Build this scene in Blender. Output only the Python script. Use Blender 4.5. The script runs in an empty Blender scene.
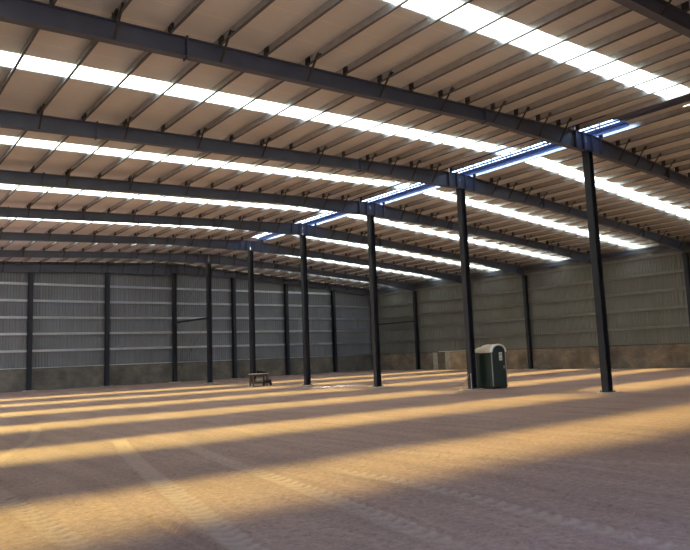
import bpy, math, random
import numpy as np
random.seed(4); rng = np.random.default_rng(7)
C = bpy.context.scene.collection
SC = bpy.context.scene

# ------------------------------------------------------------------ layout (metres)
BAY = 7.5
FY = [7.865 + BAY*k for k in range(8)]          # portal frames, last one at the far wall
FY[0] = 7.48      # the nearest frame stands a little wider
YG = FY[7]
X0, XW, XL = 26.08, 51.65, -1.6                 # ridge columns, right wall, left eave
ZR = 11.42                                      # top of the roof beams at the ridge
SL, SR = .047, .070
PH = .29                                        # purlin height
EPS = .003
BLOCK = 1.86                                    # height of the block base
STRIP = [11.05, 19.45, 26.95, 34.45, 41.95, 49.45, 56.6]
SW = 1.04
def zt(x): return ZR - SL*(X0-x) if x < X0 else ZR - SR*(x-X0)

# ------------------------------------------------------------------ materials
MATS = {}
def nt(name):
    m = bpy.data.materials.new(name); m.use_nodes = True; t = m.node_tree
    t.nodes.clear(); o = t.nodes.new('ShaderNodeOutputMaterial'); MATS[name] = m
    return m, t, o
def N(t, kind, **kw):
    n = t.nodes.new(kind)
    for k, v in kw.items():
        if k in n.inputs: n.inputs[k].default_value = v
        else: setattr(n, k, v)
    return n
def ramp(t, fac, stops):
    r = t.nodes.new('ShaderNodeValToRGB'); e = r.color_ramp.elements
    e[0].position, e[0].color = stops[0][0], (*stops[0][1], 1)
    e[1].position, e[1].color = stops[-1][0], (*stops[-1][1], 1)
    for p, c in stops[1:-1]:
        q = e.new(p); q.color = (*c, 1)
    t.links.new(fac, r.inputs[0]); return r.outputs[0]
def simple(name, col, rough=.6, metal=0, var=.12, scale=3.0, bump=.0, spec=.5, stretch=(1,1,1)):
    m, t, o = nt(name)
    b = N(t, 'ShaderNodeBsdfPrincipled', Roughness=rough, Metallic=metal)
    b.inputs['Specular IOR Level'].default_value = spec
    g = t.nodes.new('ShaderNodeNewGeometry'); mp = N(t, 'ShaderNodeMapping'); mp.inputs['Scale'].default_value = stretch
    t.links.new(g.outputs['Position'], mp.inputs[0])
    nz = N(t, 'ShaderNodeTexNoise', Scale=scale, Detail=5.0); t.links.new(mp.outputs[0], nz.inputs['Vector'])
    lo = tuple(c*(1-var) for c in col); hi = tuple(min(1, c*(1+var)) for c in col)
    t.links.new(ramp(t, nz.outputs[0], [(.3, lo), (.7, hi)]), b.inputs['Base Color'])
    if bump:
        bp = N(t, 'ShaderNodeBump', Strength=bump, Distance=.02); t.links.new(nz.outputs[0], bp.inputs['Height']); t.links.new(bp.outputs[0], b.inputs['Normal'])
    t.links.new(b.outputs[0], o.inputs[0]); return m

simple('painted_steel', (.066, .082, .138), .42, 0, .12, 2.0)
simple('column_steel', (.010, .013, .026), .5, 0, .15, 2.0)
simple('rod_steel', (.03, .03, .036), .6, 0)
simple('purlin_zinc', (.56, .57, .60), .27, .85, .10, 4.0)
simple('purlin_edge_reflection', (.12, .12, .13), .8, 0, .1, 4.0)  # bottom flange: the dark floor it would reflect is put into the colour
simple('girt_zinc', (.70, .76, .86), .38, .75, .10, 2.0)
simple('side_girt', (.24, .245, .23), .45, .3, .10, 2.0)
simple('blue_steel', (.03, .06, .20), .5, .0, .1, 3.0)
simple('sky_tinted_zinc', (.16, .23, .50), .4, .3, .1, 3.0)  # right curb flashing, with blue sky light painted into its colour
simple('hood_sheet', (.10, .12, .2), .5, .0, .1, 3.0)
simple('grout', (.56, .53, .50), .9, 0, .2, 8.0, .3)
simple('plaster', (.40, .37, .31), .9, 0, .2, 2.5, .2)
simple('tan_plaster', (.34, .26, .18), .9, 0, .3, 1.2, .2)
simple('toilet_green', (.004, .022, .018), .45, 0, .15, 2.0)
simple('toilet_door', (.006, .036, .045), .4, 0, .15, 2.0)
simple('toilet_roof', (.55, .48, .40), .5, 0, .1, 3.0)
simple('toilet_white', (.75, .76, .78), .45, 0, .06, 3.0)
simple('trim_grey', (.30, .29, .28), .5, 0, .1, 3.0)
simple('old_wood', (.16, .09, .055), .8, 0, .3, 6.0, .3)
simple('pale_board', (.85, .82, .80), .7, 0, .15, 5.0)
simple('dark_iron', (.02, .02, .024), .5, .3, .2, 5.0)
simple('sack_cloth', (.42, .38, .33), .9, 0, .2, 12.0, .4)
simple('rubber', (.015, .015, .016), .8)
simple('paper', (.80, .78, .74), .8, 0, .06, 5.0)
simple('stake_wood', (.35, .22, .17), .8, 0, .2, 8.0)
simple('outside_ground', (.30, .24, .19), .95, 0, .2, .3)

def cladding(name, base, scale):
    m, t, o = nt(name); b = N(t, 'ShaderNodeBsdfPrincipled', Roughness=.5, Metallic=.15)
    g = t.nodes.new('ShaderNodeNewGeometry')
    n1 = N(t, 'ShaderNodeTexNoise', Scale=scale, Detail=4.0); t.links.new(g.outputs['Position'], n1.inputs['Vector'])
    lo = tuple(c*.85 for c in base); hi = tuple(c*1.12 for c in base)
    t.links.new(ramp(t, n1.outputs[0], [(.3, lo), (.7, hi)]), b.inputs['Base Color'])
    t.links.new(b.outputs[0], o.inputs[0])
cladding('far_cladding', (.185, .20, .24), .35)
cladding('right_cladding', (.175, .18, .165), .35)

def blockwall(name, axis, c1, c2, mortar):
    m, t, o = nt(name); b = N(t, 'ShaderNodeBsdfPrincipled', Roughness=.92)
    g = t.nodes.new('ShaderNodeNewGeometry'); s = N(t, 'ShaderNodeSeparateXYZ'); t.links.new(g.outputs['Position'], s.inputs[0])
    cb = N(t, 'ShaderNodeCombineXYZ'); t.links.new(s.outputs[axis], cb.inputs[0]); t.links.new(s.outputs[2], cb.inputs[1])
    br = N(t, 'ShaderNodeTexBrick', Scale=1.0); br.inputs['Brick Width'].default_value = .4; br.inputs['Row Height'].default_value = .2
    br.inputs['Mortar Size'].default_value = .012; br.inputs['Color1'].default_value = (*c1, 1); br.inputs['Color2'].default_value = (*c2, 1); br.inputs['Mortar'].default_value = (*mortar, 1)
    t.links.new(cb.outputs[0], br.inputs['Vector'])
    nz = N(t, 'ShaderNodeTexNoise', Scale=.9, Detail=6.0); t.links.new(g.outputs['Position'], nz.inputs['Vector'])
    mx = N(t, 'ShaderNodeMix', data_type='RGBA', blend_type='MULTIPLY'); mx.inputs[0].default_value = 1
    t.links.new(br.outputs['Color'], mx.inputs[6]); t.links.new(ramp(t, nz.outputs[0], [(.3, (.55, .55, .55)), (.52, (.9, .88, .85)), (.72, (1.35, 1.25, 1.1))]), mx.inputs[7])
    t.links.new(mx.outputs[2], b.inputs['Base Color'])
    bp = N(t, 'ShaderNodeBump', Strength=.5, Distance=.02); t.links.new(nz.outputs[0], bp.inputs['Height']); t.links.new(bp.outputs[0], b.inputs['Normal'])
    t.links.new(b.outputs[0], o.inputs[0])
blockwall('far_blocks', 0, (.150, .140, .135), (.175, .16, .15), (.13, .12, .115))
blockwall('right_blocks', 1, (.20, .16, .13), (.25, .20, .155), (.18, .15, .12))

# roof sheet underside: pale insulation facing with faint lap lines
m, t, o = nt('roof_lining'); b = N(t, 'ShaderNodeBsdfPrincipled', Roughness=.75)
g = t.nodes.new('ShaderNodeNewGeometry'); s = N(t, 'ShaderNodeSeparateXYZ'); t.links.new(g.outputs['Position'], s.inputs[0])
wv = N(t, 'ShaderNodeMath', operation='PINGPONG'); wv.inputs[1].default_value = .6; t.links.new(s.outputs[1], wv.inputs[0])
lap = ramp(t, wv.outputs[0], [(0, (1.14, 1.13, 1.1)), (.035, (1, 1, 1)), (.5, (1, 1, 1))])
nz = N(t, 'ShaderNodeTexNoise', Scale=.8, Detail=5.0); mp = N(t, 'ShaderNodeMapping'); mp.inputs['Scale'].default_value = (1, .35, 1)
t.links.new(g.outputs['Position'], mp.inputs[0]); t.links.new(mp.outputs[0], nz.inputs['Vector'])
mx = N(t, 'ShaderNodeMix', data_type='RGBA', blend_type='MULTIPLY'); mx.inputs[0].default_value = 1
t.links.new(ramp(t, nz.outputs[0], [(.3, (.63, .635, .635)), (.7, (.70, .705, .70))]), mx.inputs[6]); t.links.new(lap, mx.inputs[7])
t.links.new(mx.outputs[2], b.inputs['Base Color']); t.links.new(b.outputs[0], o.inputs[0])

# translucent roof panel: partly clear, partly diffusing, a little dirty
m, t, o = nt('translucent_panel')
tr = N(t, 'ShaderNodeBsdfTransparent'); tl = N(t, 'ShaderNodeBsdfTranslucent'); df = N(t, 'ShaderNodeBsdfDiffuse')
g = t.nodes.new('ShaderNodeNewGeometry'); nz = N(t, 'ShaderNodeTexNoise', Scale=.55, Detail=3.0); t.links.new(g.outputs['Position'], nz.inputs['Vector'])
t.links.new(ramp(t, nz.outputs[0], [(.3, (.56, .64, .74)), (.5, (.72, .84, 1.0))]), tl.inputs[0])
tr.inputs[0].default_value = (1, .90, .34, 1); df.inputs[0].default_value = (.7, .7, .7, 1)
a1 = N(t, 'ShaderNodeMixShader'); a1.inputs[0].default_value = .50; t.links.new(tr.outputs[0], a1.inputs[1]); t.links.new(tl.outputs[0], a1.inputs[2])
a2 = N(t, 'ShaderNodeMixShader'); a2.inputs[0].default_value = .1; t.links.new(a1.outputs[0], a2.inputs[1]); t.links.new(df.outputs[0], a2.inputs[2])
t.links.new(a2.outputs[0], o.inputs[0])

# compacted earth floor; vertex attribute 'track' holds the paler rolled dust of the wheel tracks
m, t, o = nt('earth_floor'); b = N(t, 'ShaderNodeBsdfPrincipled', Roughness=.82); b.inputs['Specular IOR Level'].default_value = .35
g = t.nodes.new('ShaderNodeNewGeometry')
n1 = N(t, 'ShaderNodeTexNoise', Scale=.35, Detail=6.0, Roughness=.6); t.links.new(g.outputs['Position'], n1.inputs['Vector'])
n2 = N(t, 'ShaderNodeTexNoise', Scale=9.0, Detail=9.0, Roughness=.9); t.links.new(g.outputs['Position'], n2.inputs['Vector'])
mp = N(t, 'ShaderNodeMapping'); mp.inputs['Scale'].default_value = (2.2, .22, 1); t.links.new(g.outputs['Position'], mp.inputs[0])
n3 = N(t, 'ShaderNodeTexNoise', Scale=1.0, Detail=5.0); t.links.new(mp.outputs[0], n3.inputs['Vector'])
c1 = ramp(t, n1.outputs[0], [(.3, (.258, .164, .148)), (.7, (.335, .215, .193))])
def mul(a, bb, f=1.0):
    mx = N(t, 'ShaderNodeMix', data_type='RGBA', blend_type='MULTIPLY'); mx.inputs[0].default_value = f
    t.links.new(a, mx.inputs[6]); t.links.new(bb, mx.inputs[7]); return mx.outputs[2]
c = mul(c1, ramp(t, n2.outputs[0], [(.36, (.42, .40, .40)), (.45, (.88, .88, .88)), (.55, (1.08, 1.08, 1.08)), (.64, (1.5, 1.48, 1.45))]))
c = mul(c, ramp(t, n3.outputs[0], [(.3, (.84, .83, .84)), (.7, (1.12, 1.12, 1.1))]))
at = N(t, 'ShaderNodeAttribute', attribute_name='track'); mx = N(t, 'ShaderNodeMix', data_type='RGBA'); mx.inputs[7].default_value = (.43, .32, .27, 1)
sm = N(t, 'ShaderNodeMath', operation='MULTIPLY'); sm.inputs[1].default_value = .80; t.links.new(at.outputs['Fac'], sm.inputs[0])
t.links.new(sm.outputs[0], mx.inputs[0]); t.links.new(c, mx.inputs[6]); t.links.new(mx.outputs[2], b.inputs['Base Color'])
bp = N(t, 'ShaderNodeBump', Strength=.9, Distance=.04); t.links.new(n2.outputs[0], bp.inputs['Height']); t.links.new(bp.outputs[0], b.inputs['Normal'])
t.links.new(b.outputs[0], o.inputs[0])

# ------------------------------------------------------------------ mesh helpers
class MB:
    def __init__(s): s.v = []; s.f = []
    def add(s, vs, fs):
        n = len(s.v); s.v += [tuple(v) for v in vs]; s.f += [tuple(i+n for i in f) for f in fs]; return s
    def hexa(s, p):     # 8 points: bottom ring then top ring
        return s.add(p, [(3,2,1,0), (4,5,6,7), (0,1,5,4), (1,2,6,5), (2,3,7,6), (3,0,4,7)])
    def box(s, x0, x1, y0, y1, z0, z1):
        return s.hexa([(x0,y0,z0),(x1,y0,z0),(x1,y1,z0),(x0,y1,z0),(x0,y0,z1),(x1,y0,z1),(x1,y1,z1),(x0,y1,z1)])
    def cbox(s, x0, x1, y0, y1, z0, z1, c=.01):      # box with chamfered upright edges
        r = [(x0+c,y0),(x1-c,y0),(x1,y0+c),(x1,y1-c),(x1-c,y1),(x0+c,y1),(x0,y1-c),(x0,y0+c)]
        return s.prism(r, z0, z1)
    def prism(s, ring, z0, z1):
        n = len(ring); return s.add([(x,y,z0) for x,y in ring]+[(x,y,z1) for x,y in ring],
            [tuple(range(n))[::-1], tuple(range(n,2*n))]+[(i,(i+1)%n,(i+1)%n+n,i+n) for i in range(n)])
    def extrude(s, ring, fn0, fn1):                  # ring of 2D points mapped by two functions
        n = len(ring); return s.add([fn0(*p) for p in ring]+[fn1(*p) for p in ring],
            [tuple(range(n))[::-1], tuple(range(n,2*n))]+[(i,(i+1)%n,(i+1)%n+n,i+n) for i in range(n)])
    def tube(s, a, b, r, n=8, r2=None):
        a = np.array(a, float); b = np.array(b, float); d = b-a; d /= np.linalg.norm(d)
        u = np.cross(d, (0,0,1) if abs(d[2]) < .9 else (1,0,0)); u /= np.linalg.norm(u); w = np.cross(d, u)
        r2 = r if r2 is None else r2; P = []
        for q, rr in ((a, r), (b, r2)):
            for i in range(n):
                th = 2*math.pi*i/n; P.append(q+rr*(math.cos(th)*u+math.sin(th)*w))
        return s.add(P, [tuple(range(n))[::-1], tuple(range(n,2*n))]+[(i,(i+1)%n,(i+1)%n+n,i+n) for i in range(n)])
    def build(s, name, mat, parent=None, loc=None, smooth=False):
        me = bpy.data.meshes.new(name); base = np.array(parent.location if parent else (loc or (0,0,0)))
        me.from_pydata([tuple(np.array(v)-base) for v in s.v], [], s.f); me.materials.append(MATS[mat]); me.update()
        if smooth: me.polygons.foreach_set('use_smooth', [True]*len(me.polygons))
        o = bpy.data.objects.new(name, me); C.objects.link(o)
        if parent: o.parent = parent
        else: o.location = base
        return o
def tag(o, label, cat, group=None, kind=None):
    if label: o['label'] = label
    if cat: o['category'] = cat
    if group: o['group'] = group
    if kind: o['kind'] = kind
    return o
def thing(name, loc, label, cat, group=None):
    o = bpy.data.objects.new(name, None); o.empty_display_size = .3; C.objects.link(o); o.location = loc
    return tag(o, label, cat, group)
def struct(o): o['kind'] = 'structure'; return o
ORD = ['first','second','third','fourth','fifth','sixth','seventh','eighth','ninth','tenth','eleventh','twelfth','thirteenth','fourteenth','fifteenth','sixteenth','seventeenth','eighteenth']
BN = ['nearest','second','third','fourth','fifth','sixth','seventh','last']
def bayname(k): return 'between %s and %s roof beams' % (BN[k], BN[k+1])

# ------------------------------------------------------------------ floor
gx = np.unique(np.concatenate([np.arange(-8, 1, .5), np.arange(1, 12, .045), np.arange(12, 22, .12), np.arange(22, 51.45, .4), [51.45]]))
gy = np.unique(np.concatenate([np.arange(-8, 2.5, .5), np.arange(2.5, 14, .045), np.arange(14, 26, .1), np.arange(26, 60.75, .4), [60.75]]))
XX, YY = np.meshgrid(gx, gy, indexing='ij')
def snoise(x, y, sc, seed, oct=4):
    r = np.random.default_rng(seed); z = 0
    for q in range(oct):
        for _ in range(5):
            a = r.uniform(0, 2*np.pi); k = sc*2**q*r.uniform(.7, 1.4)
            z = z + np.sin(k*(x*np.cos(a)+y*np.sin(a))+r.uniform(0, 6.28))/2**q*.3
    return z
near = np.clip((30-YY)/16, 0, 1)*np.clip((26-XX)/10, 0, 1)
ZZ = .010*snoise(XX, YY, .8, 1, 3) + .006*snoise(XX, YY, 5, 2, 4)*near
TR = np.zeros_like(XX)
def track(pts, w, depth, tread, col, lug=.24):
    global ZZ, TR
    pts = np.array(pts); dmin = np.full(XX.shape, 9.); along = np.zeros(XX.shape); side = np.zeros(XX.shape); acc = 0
    # smooth the line
    tt = np.linspace(0, len(pts)-1, 24); P = np.stack([np.interp(tt, range(len(pts)), pts[:, i]) for i in (0, 1)], 1)
    for _ in range(3): P[1:-1] = (P[:-2]+2*P[1:-1]+P[2:])/4
    for a, b in zip(P[:-1], P[1:]):
        d = b-a; L = np.hypot(*d); u = d/L; rx, ry = XX-a[0], YY-a[1]; s = np.clip(rx*u[0]+ry*u[1], 0, L)
        ex, ey = rx-s*u[0], ry-s*u[1]; dd = np.hypot(ex, ey); mk = dd < dmin
        dmin = np.where(mk, dd, dmin); along = np.where(mk, acc+s, along); side = np.where(mk, ex*u[1]-ey*u[0], side); acc += L
    prof = np.clip((w/2-dmin)/.05, 0, 1); rim = np.exp(-((dmin-w/2-.05)/.05)**2)
    endf = np.clip(along/1.0, 0, 1)*np.clip((acc-along)/1.0, 0, 1)
    lugs = (np.sin(2*np.pi*(along+np.abs(side)*.6)/lug) > 0).astype(float)
    ZZ += endf*(-depth*prof + depth*.8*rim + 1.7*tread*prof*lugs*(.4+.6*np.clip(1+snoise(XX, YY, 1.5, 9, 1), 0, 1)))
    TR = np.clip(TR + col*prof*endf*(.35+.65*lugs if tread else 1), -1, 1)
track([(6.3,18.5),(5.1,14),(4.35,10.3),(3.95,8.2),(3.6,6.5),(3.3,4)], .42, .014, .016, .9)
track([(3.43,9.4),(3.38,7.7),(3.3,6.2)], .14, .035, 0, -.3)
track([(7.2,16.4),(6.44,12.9),(6.15,10.5),(5.78,7.84),(5.45,6.0),(5.2,4.4)], .40, .012, .014, .8)
track([(6.02,9.4),(5.87,7.8),(5.75,6.4),(5.4,4.9)], .10, .028, .02, -.2, .16)
track([(7.2,10.2),(7.3,8.05),(7.05,5.8),(6.85,4.2),(6.6,2.6)], .36, .012, .014, .7)
track([(9.0,9.0),(8.42,6.75),(8.0,5.3),(7.5,3.4)], .12, .03, 0, -.2)
track([(15.2,10.8),(14.68,9.25),(14.2,7.7),(13.7,6)], .16, .03, 0, -.2)
track([(2.2,13),(2.25,10),(2.3,7.5),(2.4,5.5)], .4, .012, .016, .6)
track([(5.7,25),(4.6,20.5),(3.3,17.3),(2.2,14.5)], .3, .012, .012, .6)
track([(10.5,22),(9.3,17),(8.8,13),(9.4,9.5),(11,6),(12,4)], .34, .010, .012, .4)
for k in range(12):   # short scattered ruts
    cx, cy, a = rng.uniform(6, 20), rng.uniform(5, 16), rng.uniform(-.25, .25)
    track([(cx, cy+2.5), (cx+a, cy), (cx+a*2.5, cy-2.5)], .09, .015, .006, .25, .15)
spk = (rng.random(XX.shape) < .012)*near*rng.uniform(0, .04, XX.shape); ZZ += spk   # pebbles and clods
edge = np.clip((XW-.3-XX)/.5, 0, 1); ZZ = ZZ-.012
nx, ny = len(gx), len(gy); me = bpy.data.meshes.new('floor')
me.vertices.add(nx*ny); me.vertices.foreach_set('co', np.stack([XX, YY, ZZ], -1).reshape(-1).astype(np.float32))
idx = np.arange(nx*ny).reshape(nx, ny); q = np.stack([idx[:-1,:-1], idx[1:,:-1], idx[1:,1:], idx[:-1,1:]], -1).reshape(-1, 4)
me.loops.add(q.size); me.loops.foreach_set('vertex_index', q.reshape(-1).astype(np.int32))
me.polygons.add(len(q)); me.polygons.foreach_set('loop_start', (np.arange(len(q))*4).astype(np.int32)); me.polygons.foreach_set('loop_total', np.full(len(q), 4, np.int32))
me.update(calc_edges=True); me.validate()
at = me.attributes.new('track', 'FLOAT', 'POINT'); at.data.foreach_set('value', TR.reshape(-1).astype(np.float32))
me.materials.append(MATS['earth_floor']); me.polygons.foreach_set('use_smooth', [True]*len(me.polygons))
fl = bpy.data.objects.new('floor', me); C.objects.link(fl); struct(fl)
gm = MB()
for a in ((-90, -8, -90, 120), (-8, 51.45, -90, -8), (51.95, 140, -90, 120), (-8, 51.95, 61.2, 120)):
    gm.box(a[0], a[1], a[2], a[3], -.3, -.04)
struct(gm.build('ground', 'outside_ground'))

# ------------------------------------------------------------------ roof sheeting with openings for the strips and the ridge vent
VENT = (13.9, 45.4); VW = .78; VR = 1.03; R0 = 0.0; R1 = YG+.55
cm = MB()
def sheet(xa, xb, ya, yb):
    t_ = .04; za, zb = zt(xa)+PH, zt(xb)+PH
    cm.hexa([(xa,ya,za),(xb,ya,zb),(xb,yb,zb),(xa,yb,za),(xa,ya,za+t_),(xb,ya,zb+t_),(xb,yb,zb+t_),(xa,yb,za+t_)])
for side in (-1, 1):
    xr = X0-VW if side < 0 else X0+VR; xe = XL-.3 if side < 0 else XW+.35
    lo, hi = (xe, xr) if side < 0 else (xr, xe)
    ys = R0
    for yc in STRIP+[None]:
        ye = R1 if yc is None else yc-SW/2
        sheet(lo, hi, ys, ye); ys = None if yc is None else yc+SW/2
sheet(X0-VW, X0, R0, VENT[0]); sheet(X0, X0+VR, R0, VENT[0]); sheet(X0-VW, X0, VENT[1], R1); sheet(X0, X0+VR, VENT[1], R1)
struct(cm.build('ceiling', 'roof_lining'))
# trapezoidal translucent strips
for k, yc in enumerate(STRIP):
    for side in (-1, 1):
        xr = X0-VW if side < 0 else X0+VR; xe = XL-.3 if side < 0 else XW+.1
        prof = []; y = yc-SW/2
        while y < yc+SW/2-.01:
            prof += [(y, 0), (min(y+.14, yc+SW/2), 0), (min(y+.17, yc+SW/2), .03), (min(y+.20, yc+SW/2), .03)]; y += .23
        prof.append((yc+SW/2, 0)); mb = MB(); n = len(prof)
        mb.add([(xr, a, zt(xr)+PH+.012+h) for a, h in prof]+[(xe, a, zt(xe)+PH+.012+h) for a, h in prof], [(i, i+1, i+1+n, i+n) for i in range(n-1)])
        sd = 'left' if side < 0 else 'right'
        o = mb.build('translucent_roof_strip', 'translucent_panel', None, ((xr+xe)/2, yc, zt((xr+xe)/2)+PH))
        tag(o, 'bright translucent roof strip on the %s slope, %s' % (sd, bayname(k)), 'skylight', 'translucent roof strips')

# ------------------------------------------------------------------ purlins
PX = {-1: [X0-.80-1.440*i for i in range(18)], 1: [X0+1.06+1.440*i for i in range(17)]}
PX[1].append(XW-.25)
def cprof(h, w, th, lip):   # C section, web at x = 0, flanges toward +x
    return [(0,0),(w,0),(w,lip),(w-th,lip),(w-th,th),(th,th),(th,h-th),(w-th,h-th),(w-th,h-lip),(w,h-lip),(w,h),(0,h)]
H_ = PH-.004; T_ = .006     # Z section: top flange away from the camera side, bottom flange toward it
Y0_, Y1_ = -BAY/2+.012, BAY/2-.012
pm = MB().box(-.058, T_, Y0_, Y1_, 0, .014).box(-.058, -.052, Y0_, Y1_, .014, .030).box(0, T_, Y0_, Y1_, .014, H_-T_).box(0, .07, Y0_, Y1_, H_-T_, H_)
proto = None; cnt = 0
for k in range(-1, 7):
    ya = FY[1]-2*BAY if k < 0 else FY[k+1]-BAY
    for side in (-1, 1):
        for i, x in enumerate(PX[side]):
            if k < 0 and not (side < 0 and 4 <= i <= 8): continue
            xvis = math.tan(math.radians(9.5))*(ya+BAY)
            if x < xvis-1.0: continue                       # wholly left of the view
            if k == 0 and x > 38: continue                  # wholly right of the view
            if proto is None:
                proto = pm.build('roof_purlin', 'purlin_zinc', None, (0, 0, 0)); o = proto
                proto.data.materials.append(MATS['purlin_edge_reflection'])
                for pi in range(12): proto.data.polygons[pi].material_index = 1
            else: o = proto.copy(); C.objects.link(o)
            xm = x + (0 if side < 0 else -.0)
            o.location = (xm, ya+BAY/2, max(zt(x), zt(x+.075))+.004 if side > 0 else zt(x+.075)+.001)
            o.location.z = zt(x)+.001 if side > 0 else zt(x+.075)-.0005
            o.name = 'roof_purlin'
            sd = 'left' if side < 0 else 'right'
            where = 'before the nearest roof beam' if k < 0 else bayname(k)
            tag(o, 'grey roof purlin, %s %s of the ridge, %s' % (ORD[i], sd, where), 'purlin', 'roof purlins'); cnt += 1
print('purlins', cnt)

# ------------------------------------------------------------------ roof beams (tapered I beams) with cleats and fly braces
def depth_(x):
    if x < X0: return float(np.interp(x, [XL, 7.0, 19.1, X0-1.2, X0], [.58, .52, .50, .80, .82]))
    return float(np.interp(x, [X0, X0+1.4, 33.4, 45.2, XW], [.82, .78, .54, .50, .84]))
def beam(k, side):
    depth = (lambda x: depth_(x)+.25) if (k == 7 and side < 0) else depth_
    y = FY[k]; fw = .125; tf = .016; tw = .006
    xe = XL if side < 0 else XW-.19
    xr = X0-.012 if side < 0 else X0+.012
    xs = sorted(set([xe, xr] + [q for q in (7.0, 19.1, X0-1.2, X0+1.4, 33.4, 45.2) if min(xe,xr) < q < max(xe,xr)]))
    sd = 'left' if side < 0 else 'right'
    mid = (xe+xr)/2
    root = thing('roof_beam', (mid, y, zt(mid)-depth(mid)), 'dark grey tapered steel roof beam on the %s slope, the %s one from the camera' % (sd, BN[k]) if k else
                 'dark grey tapered steel roof beam on the %s slope, nearest to the camera' % sd, 'roof beam', 'steel roof beams')
    mb = MB()
    for a, b in zip(xs[:-1], xs[1:]):
        for (y0, y1, f0, f1) in ((-fw, fw, lambda x: zt(x)-tf, lambda x: zt(x)), (-fw, fw, lambda x: zt(x)-depth(x), lambda x: zt(x)-depth(x)+tf), (-tw, tw, lambda x: zt(x)-depth(x)+tf, lambda x: zt(x)-tf)):
            mb.hexa([(a,y+y0,f0(a)),(b,y+y0,f0(b)),(b,y+y1,f0(b)),(a,y+y1,f0(a)),(a,y+y0,f1(a)),(b,y+y0,f1(b)),(b,y+y1,f1(b)),(a,y+y1,f1(a))])
    mb.build('beam', 'painted_steel', root)
    for xq in (7.0, 19.1, 33.4, 45.2, X0-.34, X0+.34, X0-.95, X0+1.05):
        if not (min(xe,xr) < xq < max(xe,xr)): continue
        big = .05 if abs(xq-X0) > .5 and abs(xq-X0) > 1.2 else 0.0
        p = MB().box(xq-.02, xq+.02, y-.125-big*.2, y+.125+big*.2, zt(xq)-depth(xq)-big, zt(xq)+(big if big else 0)-.001)
        if big:
            for zz in (.12, .30, .42):
                for yy in (-.08, .08): p.tube((xq-.045, y+yy, zt(xq)-zz), (xq+.045, y+yy, zt(xq)-zz), .014, 6)
        p.build('splice_plate' if big else 'stiffener_plate', 'painted_steel', root)
    for i, x in enumerate(PX[side]):
        if x < 1.5 or x > XW-1: continue
        xv = math.tan(math.radians(9.5))*y
        if x < xv-.5: continue
        # cleat standing on the beam, purlin bolted to it
        xc = x-.012 if side < 0 else x-.012
        MB().box(xc-.012, xc-.002, y-.21, y-.02, zt(xc)-.02, zt(xc)+PH-.02).box(xc-.10, xc-.012, y-.14, y-.13, zt(xc)-.0, zt(xc)+.16).tube((xc-.03, y-.15, zt(xc)+.13), (xc+.01, y-.15, zt(xc)+.13), .016, 6).build('purlin_cleat', 'rod_steel', root)
        close = abs(x-X0) < 7.0
        if close and i > 0 or (i % 2 == 0 and i > 0):
            zb = zt(x)-depth(x)+.02
            for s in (-1, 1):
                if s > 0 and k == 7: continue
                yb = y+s*.125; yt = y+s*.72
                MB().hexa([(x-.070,yb-.02,zb),(x-.012,yb-.02,zb),(x-.012,yb+.02,zb),(x-.070,yb+.02,zb),
                           (x-.070,yt-.02,zt(x)+.17),(x-.012,yt-.02,zt(x)+.17),(x-.012,yt+.02,zt(x)+.17),(x-.070,yt+.02,zt(x)+.17)]).build('fly_brace', 'rod_steel', root)
    return root
for k in range(8):
    for side in (-1, 1): beam(k, side)

# ------------------------------------------------------------------ columns
def column(x, y, H, dx, dy, along, label, group, name='steel_column', pad=True):
    """H section; 'along' = axis in which the web runs"""
    root = thing(name, (x, y, 0), label, 'column', group); tf, tw = .018, .012
    mb = MB()
    if along == 'x':
        mb.box(x-dx/2, x-dx/2+tf, y-dy/2, y+dy/2, .05, H); mb.box(x+dx/2-tf, x+dx/2, y-dy/2, y+dy/2, .05, H); mb.box(x-dx/2+tf, x+dx/2-tf, y-tw/2, y+tw/2, .05, H)
    else:
        mb.box(x-dx/2, x+dx/2, y-dy/2, y-dy/2+tf, .05, H); mb.box(x-dx/2, x+dx/2, y+dy/2-tf, y+dy/2, .05, H); mb.box(x-tw/2, x+tw/2, y-dy/2+tf, y+dy/2-tf, .05, H)
    mb.build('shaft', 'column_steel', root)
    p = MB().box(x-dx/2-.08, x+dx/2+.08, y-dy/2-.08, y+dy/2+.08, .024, .05)
    for sx in (-1, 1):
        for sy in (-1, 1): p.tube((x+sx*(dx/2+.04), y+sy*(dy/2+.04), .05), (x+sx*(dx/2+.04), y+sy*(dy/2+.04), .12), .015, 6)
    p.build('base_plate', 'column_steel', root)
    if pad:
        r = [(x+(dx/2+.30+random.uniform(-.05,.09))*math.copysign(abs(math.cos(a))**.6, math.cos(a)), y+(dy/2+.30+random.uniform(-.05,.09))*math.copysign(abs(math.sin(a))**.6, math.sin(a))) for a in np.linspace(0, 2*math.pi, 17)[:-1]]
        MB().prism(r, -.06, .024).build('grout_pad', 'grout', root)
    MB().box(x-dx/2-.04, x+dx/2+.04, y-dy/2-.03, y+dy/2+.03, H, H+.02).build('cap_plate', 'column_steel', root)
    return root
RC = {1:'standing nearest the camera', 2:'beside the green portable toilet', 3:'third in the ridge row, left of the toilet', 4:'fourth in the ridge row',
      5:'standing behind the wooden work table', 6:'sixth in the ridge row, just left of the work table', 7:'last in the ridge row, against the far wall'}
HR = zt(X0)-.82
for k in range(1, 8):
    column(X0, FY[k]-(.0 if k < 7 else 0), HR-.022, .36, .30, 'x', 'tall dark steel ridge column %s' % RC[k], 'tall columns along the ridge', 'ridge_column')
RW = {1:'at the right edge of the picture', 2:'hidden mostly behind the nearest ridge column', 3:'right of the portable toilet', 4:'hidden mostly behind the second ridge column',
      5:'left of the second ridge column, beside the pale pilaster', 6:'hidden mostly behind the third ridge column', 7:'in the far corner'}
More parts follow.
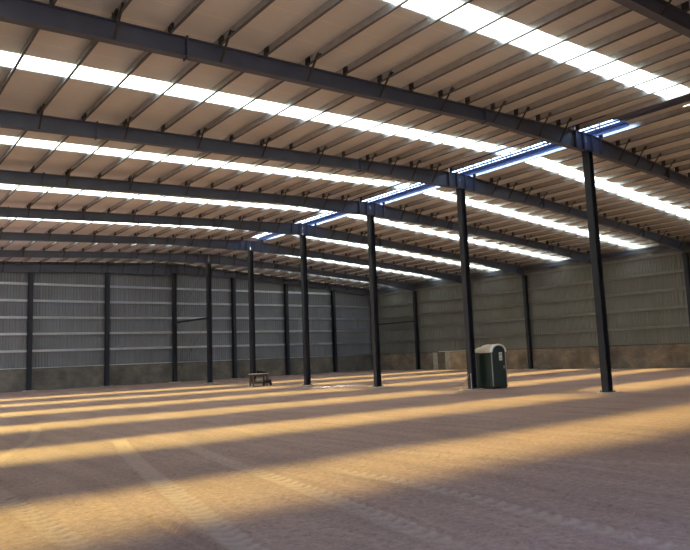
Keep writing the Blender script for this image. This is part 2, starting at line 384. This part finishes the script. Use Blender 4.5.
for k in range(1, 8):
    column(XW-.19, FY[k], zt(XW-.19)-.84-.022 if False else zt(XW)-.022-.84, .36, .30, 'x', 'dark steel column against the right wall, %s' % RW[k], 'columns along the right wall', 'side_column')
GXS = 6.5
gl = {-2:'second left of the ridge line, near the left picture edge', -1:'first left of the ridge line', 1:'first right of the ridge line, left of the work table', 2:'second right of the ridge line', 3:'third right of the ridge line, nearest the right corner'}
for j in (-2, -1, 1, 2, 3):
    x = X0+j*GXS
    column(x, YG, zt(x)-depth_(x)-(.275 if j < 0 else .025), .34, .40, 'y', 'dark steel column against the far wall, %s' % gl[j], 'columns along the far wall', 'wall_column')

# ------------------------------------------------------------------ walls
def corrugated(a0, a1, z0, ztop, fn, pitch=.235, dep=.045):
    mb = MB(); pts = []; a = a0
    while a < a1:
        pts += [(a, 0), (a+pitch*.55, 0), (a+pitch*.68, dep), (a+pitch*.87, dep)]; a += pitch
    n = len(pts); mb.add([fn(p, d, z0) for p, d in pts]+[fn(p, d, ztop(p)) for p, d in pts], [(i, i+1, i+1+n, i+n) for i in range(n-1)])
    return mb
YS = YG+.36
wf = struct(MB().box(XL, XW+.3, YS-.09, YS+.12, -.1, BLOCK).build('wall_far', 'far_blocks'))
o = corrugated(XL, XW+.25, BLOCK-.02, lambda x: zt(x)+PH-.01, lambda p, d, z: (p, YS+.0+d-.02+.0, z)).build('cladding', 'far_cladding', wf)
o['label'] = 'grey corrugated cladding'
MB().box(XL, XW+.2, YS-.13, YS-.02, BLOCK, BLOCK+.05).build('sill_flashing', 'girt_zinc', wf)
XS = XW+.19
wr = struct(MB().box(XS-.09, XS+.12, R0, YS+.1, -.1, BLOCK).build('wall_right', 'right_blocks'))
o = corrugated(R0, YS+.1, BLOCK-.02, lambda y: zt(XS)+PH-.01, lambda p, d, z: (XS+d-.02, p, z)).build('cladding', 'right_cladding', wr)
o['label'] = 'grey green corrugated cladding'
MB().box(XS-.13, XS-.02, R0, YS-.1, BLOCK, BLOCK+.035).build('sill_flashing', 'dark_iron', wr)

wl = MB().box(XL-.3, XL-.1, -1.0, 36, -.1, 11.0).box(XL-.3, XL-.1, 36, YS, 3.6, 11.0)  # unseen left wall, added with a low far opening to admit daylight
struct(wl.build('wall_left_unseen', 'far_cladding'))
wn = MB().box(10, XW+.3, R0-.2, R0-.05, -.1, 12.0).box(XL-.1, 10, R0-.2, R0-.05, 7.0, 12.0)  # unseen front wall, added; its opening is shaped to let daylight in
struct(wn.build('wall_front_unseen', 'far_cladding'))
# girts, one per bay and row
def girt_mesh(L, axis):
    r = [(0,0),(.11,0),(.11,.05),(.104,.05),(.104,.006),(.006,.006),(.006,.194),(.104,.194),(.104,.15),(.11,.15),(.11,.2),(0,.2)]
    mb = MB()
    if axis == 'x': mb.extrude(r, lambda a, b: (-L/2, .11-a, b-.1), lambda a, b: (L/2, .11-a, b-.1))
    else: mb.extrude(r, lambda a, b: (.11-a, -L/2, b-.1), lambda a, b: (.11-a, L/2, b-.1))
    return mb
GZ = [3.34, 4.79, 6.20, 7.65, 9.10]
gp = None
spans = [(X0+j*GXS, X0+(j+1)*GXS) for j in range(-3, 4)]
spans = [(max(a, 10.2), min(b, XW-.4)) for a, b in spans]
gln = ['left of the leftmost column', 'between the two leftmost columns', 'just left of the last ridge column', 'just right of the last ridge column', 'between first and second columns right of ridge', 'between second and third columns right of ridge', 'beside the right corner']
hn = ['lowest', 'second', 'third', 'fourth', 'fifth']
for j, (a, b) in enumerate(spans):
    m_ = girt_mesh(b-a-.02, 'x')
    first = None
    for i, z in enumerate(GZ):
        if z > zt((a+b)/2)-.8: continue
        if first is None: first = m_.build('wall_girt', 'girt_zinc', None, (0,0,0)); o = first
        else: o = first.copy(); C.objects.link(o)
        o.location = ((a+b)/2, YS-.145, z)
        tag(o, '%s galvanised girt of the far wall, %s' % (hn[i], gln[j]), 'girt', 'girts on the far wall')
RZ = [3.25, 4.72, 6.12, 7.5, 8.95]
first = None
for k in range(0, 7):
    for i, z in enumerate(RZ):
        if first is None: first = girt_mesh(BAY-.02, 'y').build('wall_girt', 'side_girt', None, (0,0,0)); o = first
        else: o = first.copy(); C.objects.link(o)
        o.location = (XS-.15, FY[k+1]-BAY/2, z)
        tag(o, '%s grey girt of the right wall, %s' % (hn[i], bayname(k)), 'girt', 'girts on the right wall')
# eave strut at the head of the right wall
for k in range(0, 7):
    o = MB().box(XS-.30, XS-.12, FY[k]+.13, FY[k+1]-.13, zt(XW)-.32, zt(XW)-.04).build('eave_strut', 'painted_steel', None, (XS-.2, FY[k]+BAY/2, zt(XW)-.32))
    tag(o, 'dark eave strut atop the right wall, %s' % bayname(k), 'strut', 'eave struts')

# pale pilasters and infill of the right block base
o = MB().box(XS-.115, XS-.085, 50.1, 50.75, 0, BLOCK-.02).build('trim_1', 'plaster'); struct(o)
o = MB().box(XS-.115, XS-.085, 48.3, 48.95, 0, BLOCK-.02).build('trim_2', 'plaster'); struct(o)
o = MB().box(XS-.105, XS-.088, 45.6, 48.3, 0, BLOCK-.02).build('trim_3', 'tan_plaster'); struct(o)
o = MB().box(XS-.17, XS-.03, 45.6, 49.8, BLOCK+.036, BLOCK+.09).build('trim_4', 'toilet_white'); struct(o)

# ------------------------------------------------------------------ struts and cross rods in the last bay
def strut(x, z, lab):
    o = MB().box(x-.07, x+.07, FY[6]+.17, YG-.17, z-.08, z+.08); o.box(x-.09, x+.09, FY[6]+.155, FY[6]+.17, z-.13, z+.13); o.box(x-.09, x+.09, YG-.17, YG-.155, z-.13, z+.13)
    o = o.build('bracing_strut', 'column_steel', None, (x, FY[6]+BAY/2, z)); tag(o, lab, 'strut')
strut(X0, 5.70, 'horizontal dark strut between the last two ridge columns')
strut(XW-.19, 5.43, 'horizontal dark strut between the last two right wall columns')
def rods(x, z0, z1, where):
    for a, b, nm in ((z0, z1, 'rising toward the far wall'), (z1, z0, 'falling toward the far wall')):
        off = .03 if a < b else -.03
        p = MB().tube((x+off, FY[6]+.2, a), (x+off, YG-.2, b), .010, 6)
        o = p.build('bracing_rod', 'rod_steel', None, (x+off, FY[6]+BAY/2, (a+b)/2)); tag(o, 'thin diagonal bracing rod %s, %s' % (where, nm), 'rod', 'diagonal bracing rods')
rods(X0, .3, 5.5, 'below the strut in the ridge row'); rods(X0, 5.95, HR-.3, 'above the strut in the ridge row')
rods(XW-.19, .3, 5.25, 'below the strut on the right wall'); rods(XW-.19, 5.65, 8.6, 'above the strut on the right wall')

# ------------------------------------------------------------------ ridge ventilator
yv0, yv1 = VENT; zb = ZR+PH
rv = thing('ridge_ventilator', (X0, (yv0+yv1)/2, zb), 'long blue steel ridge ventilator open to the sky along the roof peak', 'ventilator')
zc = zt(X0-VW)+PH
MB().box(X0-VW-.03, X0-VW, yv0, yv1, zc-.05, zc+.06).build('curb', 'blue_steel', rv)
MB().box(X0+VR-.01, X0+VR+.02, yv0, yv1, zc-.14, zc+.01).build('curb', 'sky_tinted_zinc', rv)
MB().tube((X0+.55, yv0, zc+.085), (X0+.55, yv1, zc+.085), .042, 10).build('rail', 'blue_steel', rv, smooth=True)
MB().extrude([(-.07,.10),(-.07,-.03),(.07,-.03),(.07,.10),(.055,.10),(.055,-.015),(-.055,-.015),(-.055,.10)], lambda a, b: (X0+.88+a, yv0, zc+b), lambda a, b: (X0+.88+a, yv1, zc+b)).build('gutter', 'blue_steel', rv)
y = yv0+.1
while y < yv1:
    MB().box(X0-VW, X0+VR, y-.015, y+.015, zc+.05, zc+.08).box(X0-VW-.02, X0-VW+.02, y-.02, y+.02, zc+.03, zc+.84).box(X0+VR-.02, X0+VR+.02, y-.02, y+.02, zc+.01, zc+.84).build('hoop', 'blue_steel', rv)
    MB().tube((X0+.55, y, zc+.09), (X0+.55, y+.6, zc+.24), .007, 5).tube((X0+.55, y+1.25 if y+1.25 < yv1 else y+.7, zc+.09), (X0+.55, y+.65, zc+.24), .007, 5).build('lacing', 'blue_steel', rv); y += 1.25
MB().extrude([(-1.0,.80),(-.6,.95),(.1,1.02),(.8,.95),(1.2,.80),(1.2,.83),(.8,.98),(.1,1.05),(-.6,.98),(-1.0,.83)], lambda a, b: (X0+a, yv0-.1, zc+b), lambda a, b: (X0+a, yv1+.1, zc+b)).build('hood', 'hood_sheet', rv)
# closed stretch of ridge nearer the camera
o = MB().extrude([(-.30,-.02),(0,.02),(.30,-.02),(.30,-.16),(.26,-.16),(.26,-.05),(0,-.02),(-.26,-.05),(-.26,-.16),(-.30,-.16)], lambda a, b: (X0+a, FY[0]-BAY+.6, ZR+PH-.03+b), lambda a, b: (X0+a, VENT[0]-.02, ZR+PH-.03+b)).build('ridge_capping', 'hood_sheet', None, (X0, 8, ZR))
tag(o, 'dark closed ridge capping along the roof peak in front of the blue ventilator', 'ridge capping')

# ------------------------------------------------------------------ portable toilet
tx, ty, W, H1 = 26.53, 21.86, 1.14, 1.88
root = thing('portable_toilet', (tx+W/2, ty+W/2, 0), 'dark green portable toilet with pale arched roof beside a ridge column', 'portable toilet')
MB().cbox(tx+.03, tx+W-.03, ty+.05, ty+W-.03, .12, H1, .03).build('cabin', 'toilet_green', root)
sk = MB().box(tx, tx+W, ty, ty+W, .08, .14)
for q in (.08, .5, .95): sk.box(tx+q, tx+q+.12, ty, ty+W, 0, .08)
sk.build('skid_base', 'dark_iron', root)
for q in range(5):
    yy = ty+.2+q*.2
    for xa in (tx+.015, tx+W-.031): MB().box(xa, xa+.016, yy, yy+.07, .25, 1.7).build('side_rib', 'toilet_green', root)
for cx, cy in ((tx, ty), (tx+W-.05, ty), (tx, ty+W-.05), (tx+W-.05, ty+W-.05)):
    MB().cbox(cx, cx+.05, cy, cy+.05, .12, H1, .008).build('corner_post', 'trim_grey' , root)
# arched roof: profile across x, running back along y
n = 14
def arch(r0, h0, z0): return [(tx+W/2+r0*math.cos(a), z0+h0*math.sin(a)) for a in np.linspace(0, math.pi, n+1)]
out, inn = arch(W/2+.03, .42, H1-.02), arch(W/2-.06, .34, H1-.02)
MB().extrude(out+inn[::-1], lambda a, b: (a, ty-.03, b), lambda a, b: (a, ty+.10, b)).build('front_arch', 'toilet_white', root)
shell = MB()
shell.extrude(out, lambda a, b: (a, ty+.10, b-.02), lambda a, b: (a, ty+W*.72, b-.03))
shell.extrude(arch(W/2+.02, .30, H1-.02), lambda a, b: (a, ty+W*.72, b), lambda a, b: (a, ty+W+.03, b-.02))
shell.build('roof', 'toilet_roof', root)
for q in (.35, .62): MB().extrude([(a, b+.015) for a, b in arch(W/2+.035, .42, H1-.02)], lambda a, b: (a, ty+q, b-.02), lambda a, b: (a, ty+q+.06, b-.02)).build('roof_rib', 'toilet_roof', root)
MB().tube((tx+W-.2, ty+W-.2, H1), (tx+W-.2, ty+W-.2, H1+.30), .05, 10).build('vent_pipe', 'trim_grey', root)
door_ring = [(tx+.07, .16), (tx+W-.07, .16), (tx+W-.07, H1)] + [(a, b) for a, b in arch(W/2-.07, .31, H1)][1:-1] + [(tx+.07, H1)]
dr = MB().extrude(door_ring, lambda a, b: (a, ty+.02, b), lambda a, b: (a, ty+.06, b)).build('door', 'toilet_door', root)
def sub(mb, name, mat, lab=None):
    o = mb.build(name, mat, None, (0,0,0)); o.parent = dr
    me = o.data
    for v in me.vertices: v.co -= root.location
    if lab: o['label'] = lab
sub(MB().box(tx+.60, tx+.84, ty+.008, ty+.022, 1.42, 1.84), 'notice', 'toilet_white', 'small white notice')
sub(MB().box(tx+.65, tx+.79, ty+.004, ty+.009, 1.70, 1.76).box(tx+.65, tx+.79, ty+.004, ty+.009, 1.50, 1.53), 'notice_print', 'trim_grey')
sub(MB().box(tx+.90, tx+.97, ty-.02, ty+.02, 1.0, 1.16), 'handle', 'trim_grey')
sub(MB().box(tx+.2, tx+.9, ty+.008, ty+.021, .3, .33).box(tx+.2, tx+.9, ty+.008, ty+.021, 1.22, 1.25), 'door_rib', 'toilet_door')

# ------------------------------------------------------------------ work table behind which the fifth ridge column stands
ax, ay = 23.75, 41.3; L, D, HT = 1.22, .55, .90
wt = thing('work_table', (ax+L/2, ay+D/2, 0), 'rough wooden work table with pale top standing before a ridge column', 'table')
MB().box(ax-.05, ax+L+.05, ay-.03, ay+D+.03, HT-.05, HT).build('table_top', 'pale_board', wt)
for lx in (ax, ax+L-.09):
    for ly in (ay, ay+D-.09): MB().box(lx, lx+.09, ly, ly+.09, 0, HT-.05).build('leg', 'old_wood', wt)
for ly in (ay+.02, ay+D-.06): MB().box(ax+.09, ax+L-.09, ly, ly+.04, HT-.17, HT-.05).build('apron', 'old_wood', wt)
for ly in (ay+.02, ay+D-.06): MB().box(ax+.09, ax+L-.09, ly, ly+.04, .16, .24).build('stretcher', 'old_wood', wt)
MB().box(ax+.02, ax+L-.02, ay+.02, ay+D-.02, .24, .27).build('lower_shelf', 'old_wood', wt)
def blob(name, mat, cx, cy, z0, rx, ry, rz, label, cat, amp=.12, seed=1):
    mb = MB(); nu, nv = 14, 8; r = np.random.default_rng(seed); ph = r.uniform(0, 6, 6); P = []
    for j in range(nv+1):
        el = -math.pi/2+math.pi*j/nv
        for i in range(nu):
            az = 2*math.pi*i/nu; w = 1+amp*math.sin(3*az+ph[0])*math.cos(2*el+ph[1])+amp*.5*math.sin(5*az+ph[2])
            x = math.copysign(abs(math.cos(az))**.7, math.cos(az)); yv = math.copysign(abs(math.sin(az))**.7, math.sin(az)); ce = abs(math.cos(el))**.6
            P.append((cx+rx*w*x*ce, cy+ry*w*yv*ce, max(z0, z0+rz+rz*math.copysign(abs(math.sin(el))**.7, math.sin(el)))))
    F = [(j*nu+i, j*nu+(i+1)%nu, (j+1)*nu+(i+1)%nu, (j+1)*nu+i) for j in range(nv) for i in range(nu)]
    o = mb.add(P, F).build(name, mat, None, (cx, cy, z0), smooth=True); tag(o, label, cat); return o
blob('cement_sack', 'sack_cloth', ax+.62, ay+.27, .272, .28, .18, .13, 'pale sack slumped on the lower shelf of the work table', 'sack', seed=3)
# bench grinder on top
bg = thing('bench_grinder', (ax+.70, ay+.28, HT), 'small dark bench machine standing on the work table', 'machine')
MB().cbox(ax+.56, ax+.84, ay+.18, ay+.38, HT+.001, HT+.04, .01).tube((ax+.70, ay+.28, HT+.04), (ax+.70, ay+.28, HT+.09), .06, 10).build('stand', 'dark_iron', bg)
MB().tube((ax+.58, ay+.28, HT+.13), (ax+.82, ay+.28, HT+.13), .07, 12).build('motor', 'dark_iron', bg)
for q in (.53, .82): MB().tube((ax+q, ay+.28, HT+.13), (ax+q+.05, ay+.28, HT+.13), .085, 14).build('wheel', 'rubber', bg)
wb = MB().box(ax+.98, ax+1.22, ay+.08, ay+.42, HT+.001, HT+.10).build('tool_box', 'rubber', None, (ax+1.1, ay+.25, HT)); tag(wb, 'low dark tool box at the right end of the work table', 'tool box')
# wheelbarrow-like small cart parked at right end
ct = thing('hand_cart', (ax+.95, ay-.35, 0), 'small dark two wheeled cart parked at the right front of the work table', 'cart')
cx, cy = ax+.95, ay-.35
MB().hexa([(cx-.22,cy-.14,.20),(cx+.22,cy-.14,.20),(cx+.22,cy+.14,.20),(cx-.22,cy+.14,.20),(cx-.27,cy-.18,.42),(cx+.27,cy-.18,.42),(cx+.27,cy+.18,.42),(cx-.27,cy+.18,.42)]).build('tray', 'dark_iron', ct)
for s in (-1, 1):
    MB().tube((cx+s*.29-.025, cy, .14), (cx+s*.29+.025, cy, .14), .14, 16).build('wheel', 'rubber', ct)
MB().tube((cx-.27, cy, .14), (cx+.27, cy, .14), .015, 6).tube((cx-.15, cy, .14), (cx-.15, cy, .22), .015, 6).tube((cx+.15, cy, .14), (cx+.15, cy, .22), .015, 6).build('axle', 'dark_iron', ct)
MB().tube((cx+.2, cy+.16, .36), (cx+.2, cy+.20, .78), .014, 6).tube((cx-.2, cy+.16, .36), (cx-.2, cy+.20, .78), .014, 6).tube((cx-.2, cy+.20, .78), (cx+.2, cy+.20, .78), .014, 6).build('push_handle', 'dark_iron', ct)

# ------------------------------------------------------------------ stakes leaning on the second ridge column, litter
def stake(a, b, lab, w=.02):
    o = MB().tube(a, b, w, 5).build('wooden_stake', 'stake_wood', None, (a[0], a[1], 0)); tag(o, lab, 'stake', 'leaning stakes')
cxx, cyy = X0-.19, FY[2]
stake((cxx-.50, cyy-.05, .0), (cxx-.07, cyy-.02, .78), 'thin pinkish wooden stake leaning left against the ridge column by the toilet, the longer one', .022)
stake((cxx-.40, cyy+.16, .0), (cxx-.10, cyy+.10, .60), 'thin pinkish wooden stake leaning against the ridge column by the toilet, the shorter one', .02)
o = MB().box(X0-.215, X0-.182, cyy-.12, cyy-.09, .06, .82).build('pale_batten', 'paper', None, (X0-.2, cyy-.1, .06)); tag(o, 'short pale batten standing upright against the ridge column by the toilet', 'batten')
def scrap(x, y, w, d, rz, lab, h=.03, mat='paper'):
    n = 5; P = []; 
    for i in range(n):
        for j in range(n):
            a, b = (i/(n-1)-.5)*w, (j/(n-1)-.5)*d
            P.append((x+a*math.cos(rz)-b*math.sin(rz), y+a*math.sin(rz)+b*math.cos(rz), .012+h*random.random()))
    F = [(i*n+j, (i+1)*n+j, (i+1)*n+j+1, i*n+j+1) for i in range(n-1) for j in range(n-1)]
    m2 = MB().add(P+[(p[0], p[1], 0) for p in P], F)
    m2.f += [tuple(q+n*n for q in f[::-1]) for f in F]
    bd = [i*n for i in range(n)] + [(n-1)*n+j for j in range(1, n)] + [i*n+n-1 for i in range(n-2, -1, -1)] + [j for j in range(n-2, 0, -1)]
    m2.f += [(bd[i], bd[(i+1)%len(bd)], bd[(i+1)%len(bd)]+n*n, bd[i]+n*n) for i in range(len(bd))]
    o = m2.build('paper_scrap', mat, None, (x, y, 0)); tag(o, lab, 'litter', 'scraps on the floor')
scrap(24.55, 33.7, .45, .35, .3, 'crumpled white scrap on the floor right of the fourth ridge column', .05)
scrap(25.0, 33.05, .40, .40, .9, 'white scrap in the middle of the three on the floor by the third ridge column', .05)
scrap(25.55, 33.4, .55, .30, .1, 'white scrap nearest the third ridge column', .05)
scrap(25.1, 22.75, .35, .25, .5, 'grey scrap on the floor just left of the column by the toilet', .04, 'grout')
scrap(23.3, 41.0, .3, .25, .5, 'pale scrap on the floor at the left foot of the work table', .04)

# ------------------------------------------------------------------ light and air
w = bpy.data.worlds.new('world'); SC.world = w; w.use_nodes = True; t = w.node_tree; t.nodes.clear()
sky = t.nodes.new('ShaderNodeTexSky'); sky.sky_type = 'NISHITA'; sky.sun_disc = False; sky.sun_elevation = math.radians(50); sky.sun_rotation = 0; sky.air_density = 1.0; sky.dust_density = 1.5
bg_ = t.nodes.new('ShaderNodeBackground'); bg_.inputs[1].default_value = .66; wo = t.nodes.new('ShaderNodeOutputWorld')
t.links.new(sky.outputs[0], bg_.inputs[0]); t.links.new(bg_.outputs[0], wo.inputs[0])
sun = bpy.data.lights.new('sun', 'SUN'); sun.energy = 31.0; sun.color = (1, .90, .66); sun.angle = math.radians(9)
so = bpy.data.objects.new('sun', sun); C.objects.link(so)
from mathutils import Vector
so.rotation_euler = Vector((-.35, -10.4, -11.2)).to_track_quat('-Z', 'Y').to_euler()

# ------------------------------------------------------------------ camera
cam = bpy.data.cameras.new('camera'); co = bpy.data.objects.new('camera', cam); C.objects.link(co); SC.camera = co
cam.sensor_fit = 'HORIZONTAL'; cam.sensor_width = 36; cam.lens = 650.63/690*36; cam.clip_start = .05; cam.clip_end = 400
yaw, pit, rol = .6664, .1209, -.0383
f = Vector((math.sin(yaw)*math.cos(pit), math.cos(yaw)*math.cos(pit), math.sin(pit)))
r = Vector((math.cos(yaw), -math.sin(yaw), 0)); u = r.cross(f)
r2 = math.cos(rol)*r+math.sin(rol)*u; u2 = -math.sin(rol)*r+math.cos(rol)*u
from mathutils import Matrix
M = Matrix((r2, u2, -f)).transposed().to_4x4(); M.translation = (0, 0, 2.05); co.matrix_world = M

SC.view_settings.view_transform = 'Standard'; SC.view_settings.look = 'None'; SC.view_settings.gamma = 1; SC.view_settings.use_curve_mapping = False
SC.view_settings.exposure = .75
SC.cycles.use_denoising = True; SC.cycles.max_bounces = 10; SC.cycles.diffuse_bounces = 6; SC.cycles.transparent_max_bounces = 16; SC.cycles.sample_clamp_indirect = 6
